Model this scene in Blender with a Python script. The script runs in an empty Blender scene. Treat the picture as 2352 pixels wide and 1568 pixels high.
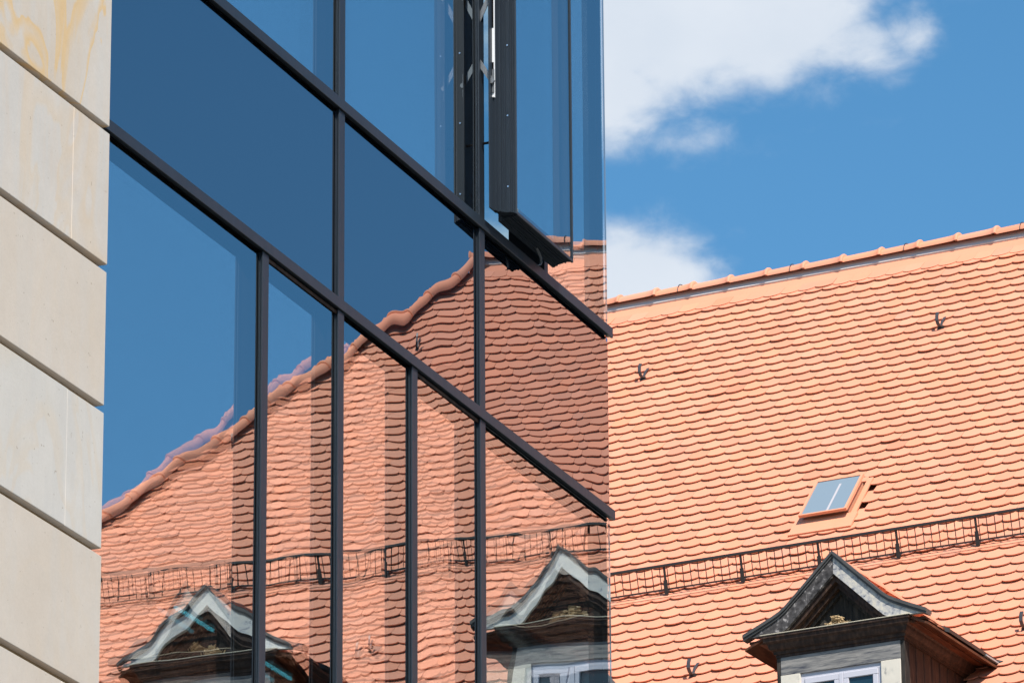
import bpy, bmesh, math, random
from mathutils import Matrix, Vector
R = math.radians
scene = bpy.context.scene

# ------------------------------------------------------------------ camera
cam_data = bpy.data.cameras.new("camera"); cam = bpy.data.objects.new("camera", cam_data)
scene.collection.objects.link(cam); scene.camera = cam
p, rl = R(19.8015), R(-0.3628)
fwd = Vector((0, math.cos(p), math.sin(p))); up0 = Vector((0, -math.sin(p), math.cos(p))); rt0 = Vector((1, 0, 0))
rt = rt0*math.cos(rl) + up0*math.sin(rl); up = -rt0*math.sin(rl) + up0*math.cos(rl)
M = Matrix.Identity(4)
for i in range(3):
    M[i][0], M[i][1], M[i][2] = rt[i], up[i], -fwd[i]
M.translation = (0, 0, 1.7)
cam.matrix_world = M
cam_data.sensor_width = 36.0; cam_data.lens = 200.0
cam_data.clip_start = 0.5; cam_data.clip_end = 6000

# ------------------------------------------------------------------ sun, sky, exposure
SUN_AZ, SUN_EL = 160.0, 50.0
sd = Vector((math.sin(R(SUN_AZ))*math.cos(R(SUN_EL)), math.cos(R(SUN_AZ))*math.cos(R(SUN_EL)), math.sin(R(SUN_EL))))
sun_data = bpy.data.lights.new("sun", 'SUN'); sun_data.energy = 5.0; sun_data.angle = R(0.5); sun_data.color = (1.0, 0.93, 0.84)
sun = bpy.data.objects.new("sun", sun_data); scene.collection.objects.link(sun)
sun.location = sd*80; sun.rotation_euler = (-sd).to_track_quat('-Z', 'Y').to_euler()

world = bpy.data.worlds.new("World"); scene.world = world; world.use_nodes = True
def build_world():
    nt = world.node_tree; N = nt.nodes; L = nt.links; N.clear()
    def nd(t, **k):
        n = N.new(t)
        for a, b in k.items(): setattr(n, a, b)
        return n
    def mth(op, a, b=None, c=None, clamp=False):
        n = nd('ShaderNodeMath', operation=op, use_clamp=clamp)
        for i, v in enumerate((a, b, c)):
            if v is None: continue
            if isinstance(v, (int, float)): n.inputs[i].default_value = v
            else: L.new(v, n.inputs[i])
        return n.outputs[0]
    sky = nd('ShaderNodeTexSky', sky_type='NISHITA', sun_disc=False, sun_elevation=R(SUN_EL), sun_rotation=R(SUN_AZ),
             altitude=300, air_density=1.0, dust_density=0.6, ozone_density=3.0)
    hsv = nd('ShaderNodeHueSaturation'); hsv.inputs['Hue'].default_value = 0.489; hsv.inputs['Saturation'].default_value = 1.24; hsv.inputs['Value'].default_value = 1.13
    L.new(sky.outputs[0], hsv.inputs['Color'])
    # clouds: angular position in degrees
    tc = nd('ShaderNodeTexCoord'); sep = nd('ShaderNodeSeparateXYZ'); L.new(tc.outputs['Generated'], sep.inputs[0])
    az = mth('MULTIPLY', mth('ARCTAN2', sep.outputs[0], sep.outputs[1]), 57.29578)
    el = mth('MULTIPLY', mth('ARCSINE', sep.outputs[2]), 57.29578)
    cmb = nd('ShaderNodeCombineXYZ'); L.new(az, cmb.inputs[0]); L.new(mth('MULTIPLY', el, 1.5), cmb.inputs[1])
    nz = nd('ShaderNodeTexNoise'); nz.inputs['Scale'].default_value = 1.5; nz.inputs['Detail'].default_value = 9; nz.inputs['Roughness'].default_value = 0.55
    nz.inputs['Distortion'].default_value = 0.25
    L.new(cmb.outputs[0], nz.inputs['Vector'])
    nz2 = nd('ShaderNodeTexNoise'); nz2.inputs['Scale'].default_value = 0.55; nz2.inputs['Detail'].default_value = 5
    L.new(cmb.outputs[0], nz2.inputs['Vector'])
    def px(x, y): return ((x-1176)/228.0, 19.8-(y-784)/228.0)
    blobs = []
    for x, y, rx, ry, w in ((1520, 20, 380, 190, 1.5), (1800, 50, 250, 150, 1.3), (1430, 210, 130, 140, 1.1), (2000, 120, 180, 75, .85), (2160, 95, 100, 70, .6),
                            (1620, 325, 170, 70, .45), (1500, -200, 700, 200, 1.1), (1480, 650, 180, 120, 1.3), (1250, 640, 250, 140, 1.0), (1590, 690, 120, 90, .75)):
        a, e = px(x, y); blobs.append((a, e, rx/228.0, ry/228.0, w))
    rng = random.Random(5)                                   # the rest of the sky: scattered fair-weather clouds
    for k in range(16):
        a = rng.uniform(-175, 175)
        if 22 < a < 80 or -6 < a < 12: continue
        blobs.append((a, rng.uniform(10, 48), rng.uniform(5, 11), rng.uniform(1.5, 3.5), rng.uniform(.8, 1.1)))
    dens = None
    for a, e, ra, re, w in blobs:
        da = mth('MULTIPLY', mth('SUBTRACT', az, a), 1/ra); de = mth('MULTIPLY', mth('SUBTRACT', el, e), 1/re)
        q = mth('ADD', mth('MULTIPLY', da, da), mth('MULTIPLY', de, de))
        g = mth('MULTIPLY', mth('EXPONENT', mth('MULTIPLY', q, -0.9)), w)
        dens = g if dens is None else mth('MAXIMUM', dens, g)
    d = mth('ADD', dens, mth('MULTIPLY', mth('SUBTRACT', nz.outputs[0], 0.5), 0.95))
    d = mth('ADD', d, mth('MULTIPLY', mth('SUBTRACT', nz2.outputs[0], 0.5), 0.5))
    d = mth('MULTIPLY', d, mth('GREATER_THAN', dens, 0.02))
    mr = nd('ShaderNodeMapRange', interpolation_type='SMOOTHERSTEP'); mr.inputs[1].default_value = 0.10; mr.inputs[2].default_value = 0.95
    L.new(d, mr.inputs[0])
    fac = mth('MULTIPLY', mr.outputs[0], 0.94)
    ccol = nd('ShaderNodeMix', data_type='RGBA'); L.new(nz2.outputs[0], ccol.inputs[0])
    ccol.inputs[6].default_value = (4.7, 5.3, 6.1, 1); ccol.inputs[7].default_value = (6.4, 6.7, 7.1, 1)
    mix = nd('ShaderNodeMix', data_type='RGBA'); L.new(fac, mix.inputs[0]); L.new(hsv.outputs[0], mix.inputs[6]); L.new(ccol.outputs[2], mix.inputs[7])
    bg = nd('ShaderNodeBackground'); bg.inputs[1].default_value = 0.1; L.new(mix.outputs[2], bg.inputs[0])
    out = nd('ShaderNodeOutputWorld'); L.new(bg.outputs[0], out.inputs[0])
build_world()
vs = scene.view_settings
vs.view_transform = 'Standard'; vs.look = 'None'; vs.gamma = 1.0; vs.exposure = 0.45; vs.use_curve_mapping = False
world.cycles.sampling_method = 'MANUAL'; world.cycles.sample_map_resolution = 256
scene.cycles.max_bounces = 8; scene.cycles.diffuse_bounces = 3; scene.cycles.transparent_max_bounces = 16; scene.cycles.glossy_bounces = 1
scene.cycles.caustics_reflective = False; scene.cycles.caustics_refractive = False

# ------------------------------------------------------------------ helpers
C = scene.collection
def add_mesh(name, verts, faces, mats, parent=None, smooth=False, midx=None):
    me = bpy.data.meshes.new(name); me.from_pydata(verts, [], faces); me.update()
    for m in (mats if isinstance(mats, (list, tuple)) else [mats]): me.materials.append(m)
    if smooth: me.polygons.foreach_set('use_smooth', [True]*len(me.polygons))
    if midx: me.polygons.foreach_set('material_index', midx)
    return link(name, me, parent)
def link(name, me, parent=None):
    o = bpy.data.objects.new(name, me); C.objects.link(o)
    if parent is not None: o.parent = parent
    return o
def empty(name, parent=None, loc=(0, 0, 0), rot=(0, 0, 0)):
    o = bpy.data.objects.new(name, None); C.objects.link(o); o.location = loc; o.rotation_euler = rot
    o.empty_display_size = 0.3
    if parent is not None: o.parent = parent
    return o
def tag(o, label, cat, group=None):
    o['label'] = label; o['category'] = cat
    if group: o['group'] = group
    return o
class MB:
    """collects simple solids into one mesh"""
    def __init__(s): s.v = []; s.f = []
    def add(s, v, f):
        b = len(s.v); s.v += [tuple(x) for x in v]; s.f += [tuple(i+b for i in q) for q in f]; return s
    def box(s, a, b):
        x0, x1 = sorted((a[0], b[0])); y0, y1 = sorted((a[1], b[1])); z0, z1 = sorted((a[2], b[2]))
        return s.add([(x0,y0,z0),(x1,y0,z0),(x1,y1,z0),(x0,y1,z0),(x0,y0,z1),(x1,y0,z1),(x1,y1,z1),(x0,y1,z1)],
                     [(0,3,2,1),(4,5,6,7),(0,1,5,4),(1,2,6,5),(2,3,7,6),(3,0,4,7)])
    def bevbox(s, a, b, w):
        """box with chamfered edges along every side"""
        x0, x1 = sorted((a[0], b[0])); y0, y1 = sorted((a[1], b[1])); z0, z1 = sorted((a[2], b[2]))
        bm = bmesh.new()
        vs_ = [bm.verts.new(c) for c in ((x0,y0,z0),(x1,y0,z0),(x1,y1,z0),(x0,y1,z0),(x0,y0,z1),(x1,y0,z1),(x1,y1,z1),(x0,y1,z1))]
        for q in ((0,3,2,1),(4,5,6,7),(0,1,5,4),(1,2,6,5),(2,3,7,6),(3,0,4,7)): bm.faces.new([vs_[i] for i in q])
        bmesh.ops.bevel(bm, geom=bm.edges[:], offset=w, segments=1, affect='EDGES', profile=0.5)
        bm.verts.index_update()
        s.add([v.co[:] for v in bm.verts], [[v.index for v in f.verts] for f in bm.faces]); bm.free(); return s
    def prism(s, prof, d0, d1, fn):
        """closed profile (list of 2-tuples), swept from d0 to d1, fn(a,b,d)->xyz"""
        n = len(prof)
        v = [fn(a, b, d0) for a, b in prof] + [fn(a, b, d1) for a, b in prof]
        f = [(i, (i+1) % n, (i+1) % n + n, i+n) for i in range(n)] + [tuple(range(n-1, -1, -1)), tuple(range(n, 2*n))]
        return s.add(v, f)
    def tube(s, pts, r, n=8, flat=None):
        """tube along a polyline; flat=(w,t) gives a flat strap of that section"""
        pts = [Vector(q) for q in pts]; v = []
        ref = Vector((0.13, 0.21, 0.97)).normalized()
        for i, q in enumerate(pts):
            d = (pts[min(i+1, len(pts)-1)] - pts[max(i-1, 0)]).normalized()
            if flat: a = Vector(flat[2]).normalized()
            else: a = d.cross(ref).normalized()
            b = d.cross(a).normalized(); a = b.cross(d).normalized()
            rr = r[i] if isinstance(r, (list, tuple)) else r
            for k in range(n):
                if flat:
                    sx, sy = ((1,1),(-1,1),(-1,-1),(1,-1))[k]; v.append(q + a*sx*flat[0]/2 + b*sy*flat[1]/2)
                else:
                    t = 2*math.pi*k/n; v.append(q + a*math.cos(t)*rr + b*math.sin(t)*rr)
        f = []
        for i in range(len(pts)-1):
            for k in range(n): f.append((i*n+k, i*n+(k+1) % n, (i+1)*n+(k+1) % n, (i+1)*n+k))
        f += [tuple(range(n-1, -1, -1)), tuple(range((len(pts)-1)*n, len(pts)*n))]
        return s.add(v, f)
    def build(s, name, mat, parent=None, smooth=False): return add_mesh(name, s.v, s.f, mat, parent, smooth)

# ------------------------------------------------------------------ materials
def new_mat(name):
    m = bpy.data.materials.new(name); m.use_nodes = True; m.node_tree.nodes.clear(); return m
class NT:
    def __init__(s, name):
        s.m = new_mat(name); s.t = s.m.node_tree; s.out = s.t.nodes.new('ShaderNodeOutputMaterial')
    def n(s, t, ins=None, **k):
        q = s.t.nodes.new(t)
        for a, b in k.items(): setattr(q, a, b)
        for a, b in (ins or {}).items():
            if hasattr(b, 'is_output') or isinstance(b, bpy.types.NodeSocket): s.t.links.new(b, q.inputs[a])
            else: q.inputs[a].default_value = b
        return q
    def coords(s, scale=(1, 1, 1), kind='Object', loc=(0, 0, 0), rot=(0, 0, 0)):
        tc = s.n('ShaderNodeTexCoord'); mp = s.n('ShaderNodeMapping', {'Vector': tc.outputs[kind], 'Scale': scale, 'Location': loc, 'Rotation': rot}); return mp.outputs[0]
    def noise(s, vec, scale, detail=5, rough=.55, dist=0.0, out=0):
        return s.n('ShaderNodeTexNoise', {'Vector': vec, 'Scale': scale, 'Detail': detail, 'Roughness': rough, 'Distortion': dist}).outputs[out]
    def ramp(s, fac, stops):
        r_ = s.n('ShaderNodeValToRGB', {'Fac': fac}); e = r_.color_ramp.elements
        while len(e) < len(stops): e.new(0.5)
        for i, (pos, col) in enumerate(stops): e[i].position = pos; e[i].color = (*col, 1) if len(col) == 3 else col
        return r_.outputs[0]
    def mix(s, fac, a, b, blend='MIX'):
        q = s.n('ShaderNodeMix', data_type='RGBA', blend_type=blend)
        for i, v in ((0, fac), (6, a), (7, b)):
            if isinstance(v, bpy.types.NodeSocket): s.t.links.new(v, q.inputs[i])
            else: q.inputs[i].default_value = v if i == 0 else ((*v, 1) if len(v) == 3 else v)
        return q.outputs[2]
    def bump(s, h, strength=.3, dist=.01):
        return s.n('ShaderNodeBump', {'Height': h, 'Strength': strength, 'Distance': dist}).outputs[0]
    def bsdf(s, col, rough=.6, metal=0.0, spec=.5, normal=None, **k):
        ins = {'Roughness': rough, 'Metallic': metal, 'Specular IOR Level': spec}
        ins['Base Color'] = col if isinstance(col, bpy.types.NodeSocket) else (*col, 1)
        if normal is not None: ins['Normal'] = normal
        ins.update(k); q = s.n('ShaderNodeBsdfPrincipled', ins); return s.done(q.outputs[0])
    def done(s, sh): s.t.links.new(sh, s.out.inputs[0]); return s.m

def metal_mat(name, col, rough=.42, metal=0.0, spec=.5, var=.25):
    t = NT(name); v = t.coords((1, 1, .12)); nz = t.noise(v, 9, 4)
    c = t.mix(nz, tuple(x*(1-var) for x in col), tuple(x*(1+var) for x in col))
    r_ = t.n('ShaderNodeMapRange', {0: t.noise(v, 40, 3), 3: rough-.08, 4: rough+.1}).outputs[0]
    return t.bsdf(c, r_, metal, spec)
def plain(name, col, rough=.7, metal=0.0, spec=.3): return NT(name).bsdf(col, rough, metal, spec)

M_ALU = metal_mat('anthracite_aluminium', (.015, .022, .031), .40, 0.0, .36)
M_GASKET = plain('black_gasket', (.004, .004, .005), .8, 0, .1)
M_STEEL = metal_mat('galvanised_hinge_steel', (.20, .21, .22), .45, .6, .5, .15)
M_WHITEPROF = plain('white_plastic_profile', (.78, .80, .82), .35)
M_SCREW = plain('steel_screw', (.75, .76, .78), .25, 1.0)

def schlick(t, r0):
    # reflectance of a coated pane, the same from both sides
    f = t.n('ShaderNodeLayerWeight', {'Blend': .5}).outputs['Facing']
    p5 = t.n('ShaderNodeMath', {0: f, 1: 5.0}, operation='POWER').outputs[0]
    return t.n('ShaderNodeMath', {0: p5, 1: 1-r0, 2: r0}, operation='MULTIPLY_ADD')
def glass_coated(name, ior, tint=(.80, .93, 1.0), trans=(1.0, 1.0, 1.0)):
    t = NT(name); fr = schlick(t, ior)
    g = t.n('ShaderNodeBsdfGlossy', {'Color': (*tint, 1), 'Roughness': 0.0}); tr = t.n('ShaderNodeBsdfTransparent', {'Color': (*trans, 1)})
    mx = t.n('ShaderNodeMixShader', {0: fr.outputs[0], 1: tr.outputs[0], 2: g.outputs[0]}); return t.done(mx.outputs[0])
M_GLASS_OUT = glass_coated('coated_outer_glass', .40)
M_GLASS_IN = glass_coated('solar_inner_glass', .93, (1.0, .985, .96))
M_GLASS_END = glass_coated('end_glass', .08, trans=(.80, .90, .92))
M_CLEAR = NT('clear_glass_back'); M_CLEAR = M_CLEAR.done(M_CLEAR.n('ShaderNodeBsdfTransparent', {'Color': (.99, .995, .995, 1)}).outputs[0])
def spandrel_mat():
    t = NT('spandrel_glass'); fr = schlick(t, .38)
    g = t.n('ShaderNodeBsdfGlossy', {'Color': (.85, .91, .98, 1), 'Roughness': 0.0}); d = t.n('ShaderNodeBsdfDiffuse', {'Color': (.002, .004, .007, 1)})
    mx = t.n('ShaderNodeMixShader', {0: fr.outputs[0], 1: d.outputs[0], 2: g.outputs[0]}); return t.done(mx.outputs[0])
M_SPANDREL = spandrel_mat()
M_GLASS_EDGE = plain('polished_glass_edge', (.30, .34, .38), .3)
M_CONC = plain('interior_concrete', (.16, .16, .16), .9)
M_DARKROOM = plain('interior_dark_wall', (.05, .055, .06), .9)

def stone_mat(name, seed, base, pale, vein, vein_amt, streak):
    t = NT(name)
    v = t.coords((1, 1, 1), loc=(seed*3.1, seed*1.7, seed*2.3))
    vs_ = t.coords((5.0, 5.0, .55), loc=(seed*1.3, 0, seed*.7), rot=(0, R(4), 0))
    n1 = t.noise(v, 2.2, 6, .6); n2 = t.noise(vs_, 2.6, 7, .6); n3 = t.noise(v, 90, 5, .7)
    c = t.mix(t.ramp(n1, ((.35, (0, 0, 0)), (.65, (1, 1, 1)))), base, pale)
    c = t.mix(t.n('ShaderNodeMath', {0: t.ramp(n2, ((.48, (0, 0, 0)), (.60, (1, 1, 1)))), 1: streak}, operation='MULTIPLY').outputs[0], c, (.505, .485, .455))
    # iron bands: warped stripes
    vv = t.coords((2.2, 2.2, 1.0), loc=(seed*.9, 0, seed*1.9), rot=(0, R(38), 0))
    wv = t.n('ShaderNodeTexNoise', {'Vector': vv, 'Scale': 1.25, 'Detail': 3.5, 'Roughness': .45, 'Distortion': 1.6}).outputs[0]
    band = t.ramp(wv, ((.0, (0, 0, 0)), (.475, (0, 0, 0)), (.50, (1, 1, 1)), (.56, (.55, .55, .55)), (.60, (0, 0, 0))))
    c = t.mix(t.n('ShaderNodeMath', {0: band, 1: vein_amt}, operation='MULTIPLY').outputs[0], c, vein)
    c = t.mix(.15, c, t.mix(t.noise(v, 14, 6, .65), (.45, .42, .38), (1.25, 1.25, 1.25)), 'MULTIPLY')
    c = t.mix(.18, c, t.mix(n3, (.25, .22, .18), (1, 1, 1)), 'MULTIPLY')
    # a few dark pits
    pit = t.ramp(t.noise(v, 60, 2, .5), ((.0, (1, 1, 1)), (.255, (1, 1, 1)), (.27, (0, 0, 0))))
    c = t.mix(t.n('ShaderNodeMath', {0: pit, 1: .6}, operation='MULTIPLY').outputs[0], c, (.25, .2, .15))
    return t.bsdf(c, .88, 0, .2, t.bump(n3, .12, .004))
STONES = [stone_mat('sandstone_banded', 1.0, (0.515, 0.448, 0.373), (0.548, 0.506, 0.457), (0.598, 0.415, 0.207), .85, .5),
          stone_mat('sandstone_streaked', 2.4, (0.515, 0.457, 0.398), (0.548, 0.515, 0.473), (0.581, 0.415, 0.232), .30, .8),
          stone_mat('sandstone_plain', 3.7, (0.523, 0.457, 0.386), (0.544, 0.486, 0.423), (0.564, 0.457, 0.332), .12, .25),
          stone_mat('sandstone_grey', 5.2, (0.515, 0.486, 0.440), (0.548, 0.523, 0.486), (0.581, 0.432, 0.266), .22, .7)]
M_STONE_BACK = plain('joint_mortar', (.27, .20, .12), .95)

def tile_mat():
    t = NT('terracotta'); a = t.n('ShaderNodeAttribute', attribute_name='tint'); v = t.coords((1, 1, 1), 'Object')
    n1 = t.noise(v, 3.0, 5, .6); n2 = t.noise(v, 60, 4, .65)
    c = t.mix(n1, (.66, .268, .165), (.74, .318, .200))
    c = t.mix(.25, c, t.mix(n2, (.72, .66, .6), (1.12, 1.1, 1.08)), 'MULTIPLY')
    c = t.mix(1.0, c, a.outputs['Color'], 'MULTIPLY')
    return t.bsdf(c, .72, 0, .25, t.bump(n2, .15, .003))
M_TILE = tile_mat()
M_ORANGE = metal_mat('terracotta_painted_sheet', (.68, .30, .18), .55, 0, .35, .06)
M_MORTAR = plain('pale_ridge_mortar', (.55, .55, .55), .9)
M_DECK = plain('roof_underlay', (.10, .045, .03), .9)
M_GUARD = metal_mat('dark_steel_guard', (.022, .018, .016), .5, 0, .5)
M_HOOK = metal_mat('weathered_zinc_hook', (.075, .075, .08), .42, .3, .5)
M_LEAD = metal_mat('weathered_lead', (.070, .067, .064), .5, .1, .4, .45)
M_ZINC = metal_mat('bright_zinc_flashing', (.45, .52, .56), .4, .6, .5, .2)
def wood_mat(name, cols, scale=(2, 2, 14), rough=.8, seed=0.0, contrast=(.35, .65)):
    t = NT(name); v = t.coords(scale, loc=(seed, seed*2, seed)); n = t.noise(v, 3.2, 7, .62, .3); n2 = t.noise(t.coords((1, 1, 1), loc=(seed, 1, 0)), 5, 4)
    c = t.ramp(n, [(contrast[0]+(contrast[1]-contrast[0])*i/(len(cols)-1), q) for i, q in enumerate(cols)])
    c = t.mix(.35, c, t.mix(n2, (.55, .55, .55), (1.3, 1.3, 1.3)), 'MULTIPLY')
    return t.bsdf(c, rough, 0, .25, t.bump(n, .35, .006))
M_WOOD_BROWN = wood_mat('dark_brown_painted_wood', [(.018, .011, .009), (.040, .022, .015), (.075, .042, .028)], (9, 9, 2), .6, 1.0)
M_WOOD_RUST = wood_mat('red_brown_soffit_wood', [(.055, .020, .010), (.10, .034, .015), (.15, .055, .024)], (9, 2, 9), .65, 2.0)
M_WOOD_GREY = wood_mat('weathered_shaded_grey_wood', [(.040, .045, .065), (.17, .168, .165), (.27, .258, .245)], (1.5, 1.5, 12), .75, 3.0, (.30, .62))  # weathered grey paint, with the cornice's shadow tone mixed into the colour
M_WOOD_DARKGREY = wood_mat('weathered_dark_grey_board', [(.014, .013, .013), (.045, .042, .042), (.085, .080, .080), (.50, .47, .45)], (7, 7, 7), .75, 4.0, (.30, .70))
M_WOOD_PALE = wood_mat('peeling_white_board', [(.10, .11, .14), (.36, .36, .365), (.47, .455, .42), (.56, .52, .44)], (7, 7, 7), .7, 5.0, (.34, .62))
M_WOOD_WHITE = wood_mat('worn_white_board', [(.16, .17, .20), (.52, .52, .51), (.60, .585, .54)], (7, 7, 7), .65, 6.0, (.28, .5))
M_CREAM = wood_mat('cream_painted_surround', [(.20, .20, .20), (.56, .53, .46), (.62, .58, .50)], (4, 4, 3), .7, 7.0, (.26, .45))
M_WINFRAME = plain('pale_lavender_window_paint', (.50, .50, .56), .5)
M_DORMGLASS = NT('dormer_window_glass').bsdf((.01, .03, .045), .03, 0, .8)
M_TYMP = wood_mat('black_weathered_boards', [(.012, .012, .012), (.03, .027, .024), (.06, .05, .042)], (12, 12, 1.5), .85, 8.0)
M_NEST = wood_mat('straw_nest', [(.10, .06, .03), (.50, .36, .20), (.68, .52, .32)], (30, 30, 20), .9, 9.0)
M_PALEEDGE = plain('pale_drip_edge', (.50, .46, .36), .6)
M_PLASTER = NT('house_plaster'); _v = M_PLASTER.coords((1, 1, 1)); M_PLASTER = M_PLASTER.bsdf(M_PLASTER.mix(M_PLASTER.noise(_v, 1.2, 6), (.52, .47, .38), (.60, .55, .46)), .9, 0, .2)
M_SKYLIGHT = NT('skylight_glass').bsdf((.20, .26, .31), .06, 0, .7)
M_PAVE = NT('paving'); _v = M_PAVE.coords((1, 1, 1)); M_PAVE = M_PAVE.bsdf(M_PAVE.mix(M_PAVE.noise(_v, .8, 8), (.17, .16, .15), (.25, .24, .22)), .9, 0, .2)

# ------------------------------------------------------------------ ground
g = add_mesh('ground', [(-3000, -3000, 0), (3000, -3000, 0), (3000, 3000, 0), (-3000, 3000, 0)], [(0, 1, 2, 3)], M_PAVE)
g['kind'] = 'structure'

# ------------------------------------------------------------------ facade frame: X along the facade (u-20), Y inward (-o), Z up
GZ = R(22.4455)
wdir = Vector((math.sin(GZ), math.cos(GZ), 0)); mdir = Vector((math.cos(GZ), -math.sin(GZ), 0))
FAC_LOC = mdir*-9.0 + wdir*20.0; FAC_ROT = (0, 0, R(90-22.4455))
def Bp(u, o, z): return (u-20.0, -o, z)

# ---- stone-clad wall
stone = empty('stone_wall', None, FAC_LOC, FAC_ROT)
stone['kind'] = 'thing'
tag(stone, 'cream sandstone block wall with recessed horizontal joints beside the glass facade', 'stone wall')
MB().box(Bp(11.0, .018, 0), Bp(17.70, -.6, 13.2)).build('wall_backing', M_STONE_BACK, stone)
COURSE, JOINT, UEDGE = .5525, .029, 17.727
rng = random.Random(11)
kinds = {0: 1, 1: 2, 2: 3, 3: 2, 4: 2, 5: 3, -1: 0, -2: 3}
for i in range(-6, 17):
    zt = 9.694 - COURSE*(i) - JOINT            # top of the course under joint i
    zb = 9.694 - COURSE*(i+1)
    if zb < 0.02: continue
    if i % 2 == 0: cuts = [11.4, 12.95, 14.45, 15.95, 17.43, UEDGE]
    else: cuts = [11.4, 12.2, 13.7, 15.2, UEDGE] if i != -1 else [11.4, 12.2, 13.7, 15.35, UEDGE]
    for j in range(len(cuts)-1):
        mt = STONES[kinds.get(i, rng.randrange(4))] if cuts[j+1] > 17 else STONES[rng.randrange(4)]
        gap = .0012 if j < len(cuts)-2 else 0
        b = MB().bevbox((cuts[j]-20+.0012, -.05 + rng.uniform(-.001, .001), zb), (cuts[j+1]-20-gap, .03, zt), .0022)
        b.build('stone_block', mt, stone)

# ---- glass building
glassb = empty('glass_building', None, FAC_LOC, FAC_ROT)
tag(glassb, 'modern building with blue mirrored glass curtain wall, dark grey frame and one open window', 'building')
UC = 22.938                                    # glass corner
Z_U0, Z_U1, Z_L0, Z_L1 = 10.582, 10.630, 9.701, 9.748
MULL = {'a': 19.163, 'b': 19.894, 'c': 20.649, 'd': 21.386}
MW = .058
def pane_disp(seed, amp, bow, W_, H_):
    rg = random.Random(seed); ws = []
    for lam, sl in ((1.5, 1.3), (.85, 1.0), (.50, .8), (.30, .55), (.20, .3)):
        for _ in range(2):
            th = rg.uniform(0, math.pi); k = 2*math.pi/(lam*rg.uniform(.8, 1.25))
            ws.append((k*math.cos(th), k*math.sin(th)*.75, rg.uniform(0, 6.28), sl*amp*.001/k*rg.uniform(.5, 1.2)))
    def f(a, b):
        x, y = 2*a/W_-1, 2*b/H_-1
        d = bow*.001*(1-x*x)*(1-y*y*y*y)
        for kx, kz, ph, am in ws: d += am*math.sin(kx*a+kz*b+ph)
        return d
    return f
def pane(name, u0, u1, z0, z1, o, mat, seed, amp=1.0, bow=0.0, parent=None, thick=.008, cell=.022, back=None, tilt=(0, 0), edge=None):
    W_, H_ = u1-u0, z1-z0
    nx = max(2, int(W_/cell)); nz_ = max(2, int(H_/cell)); f = pane_disp(seed, amp, bow, W_, H_)
    v = []; fc = []; mi = []
    for j in range(nz_+1):
        for i in range(nx+1):
            a, b = W_*i/nx, H_*j/nz_
            v.append((u0-20+a, -o - f(a, b) + tilt[0]*(a-W_/2) + tilt[1]*(b-H_/2), z0+b))
    for j in range(nz_):
        for i in range(nx):
            q = j*(nx+1)+i; fc.append((q, q+1, q+nx+2, q+nx+1)); mi.append(0)
    b0 = len(v); yb = -o+thick
    cs = [0, nx, nz_*(nx+1)+nx, nz_*(nx+1)]
    v += [(v[c][0], yb, v[c][2]) for c in cs]
    fc.append((b0+3, b0+2, b0+1, b0)); mi.append(1)
    for k in range(4): fc.append((cs[(k+1) % 4], cs[k], b0+k, b0+(k+1) % 4)); mi.append(2)
    ob = add_mesh(name, v, fc, [mat, back or M_CLEAR, edge or (M_GLASS_EDGE if (u1 == UC and 'inner' not in name) else M_GASKET)], parent or glassb, False, mi)
    sm = [True]*(nx*nz_)+[False]*5
    ob.data.polygons.foreach_set('use_smooth', sm); return ob

def vmull(u, z0, z1, parent=glassb):
    """vertical mullion: inner box, web, cover cap"""
    b = MB()
    MB().box(Bp(u+.004, -.17, z0), Bp(u+MW-.004, -.001, z1)).build('mullion_core', M_GASKET, parent)
    b.box(Bp(u+.003, -.001, z0), Bp(u+MW-.003, .0055, z1))
    b.box(Bp(u+.008, .0055, z0), Bp(u+MW-.008, .008, z1))
    b.bevbox(Bp(u, .008, z0), Bp(u+MW, .0155, z1), .0012)
    return b.build('mullion', M_ALU, parent)
def htrans(z0, z1, u0, u1, parent=glassb):
    b = MB()
    MB().box(Bp(u0, -.17, z0+.004), Bp(min(u1, UC-.05), -.001, z1-.004)).build('transom_core', M_GASKET, parent)
    b.box(Bp(u0, -.001, z0+.006), Bp(u1-.003, .011, z1-.006))
    b.box(Bp(u0, .011, z0+.010), Bp(u1-.003, .014, z1-.010))
    b.bevbox(Bp(u0, .014, z0), Bp(u1, .0255, z1), .0015)
    return b.build('transom', M_ALU, parent)
U0 = 17.60
UT = 22.944
# transoms (the visible two, and the floors above and below)
for z0, z1 in ((Z_L0, Z_L1), (Z_U0, Z_U1), (6.08, 6.127), (5.20, 5.247), (13.28, 13.327)): htrans(z0, z1, U0, UT)
# mullions
for k in 'abcd': vmull(MULL[k], 6.127, Z_L0)
for k in 'bd': vmull(MULL[k], Z_L1, Z_U0)
for k in 'bd': vmull(MULL[k], Z_U1, 13.28)
for k in 'bd': vmull(MULL[k], 5.247, 6.08)
for k in 'abcd': vmull(MULL[k], .6, 5.20)
MB().box(Bp(22.165, -.17, Z_U1), Bp(22.205, .004, 13.28)).build('mullion', M_ALU, glassb)
MB().box(Bp(U0, .04, 0), Bp(UC, -.3, .6)).build('plinth', M_CONC, glassb)
MB().box(Bp(U0, .05, 13.327), Bp(UC+.05, -8, 13.5)).build('parapet', M_ALU, glassb)
MU = dict(MULL); e_ = MW
def edges(*ks):                                # clear openings between the given stops
    out = []
    for a, b in zip(ks[:-1], ks[1:]):
        out.append(((MU[a]+e_-.002) if a in MU else a, (MU[b]+.002) if b in MU else b))
    return out
low = edges(U0+.1, 'a', 'b', 'c', 'd', UC)
LOWP = {0: (21, .6, .2, .9, .35), 1: (28, .5, -.2, 1.0, .5), 2: (23, .9, .3, 1.1, -.5), 3: (24, 1.0, .3, 1.6, .9), 4: (25, .9, -.4, 1.3, -.6)}
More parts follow.
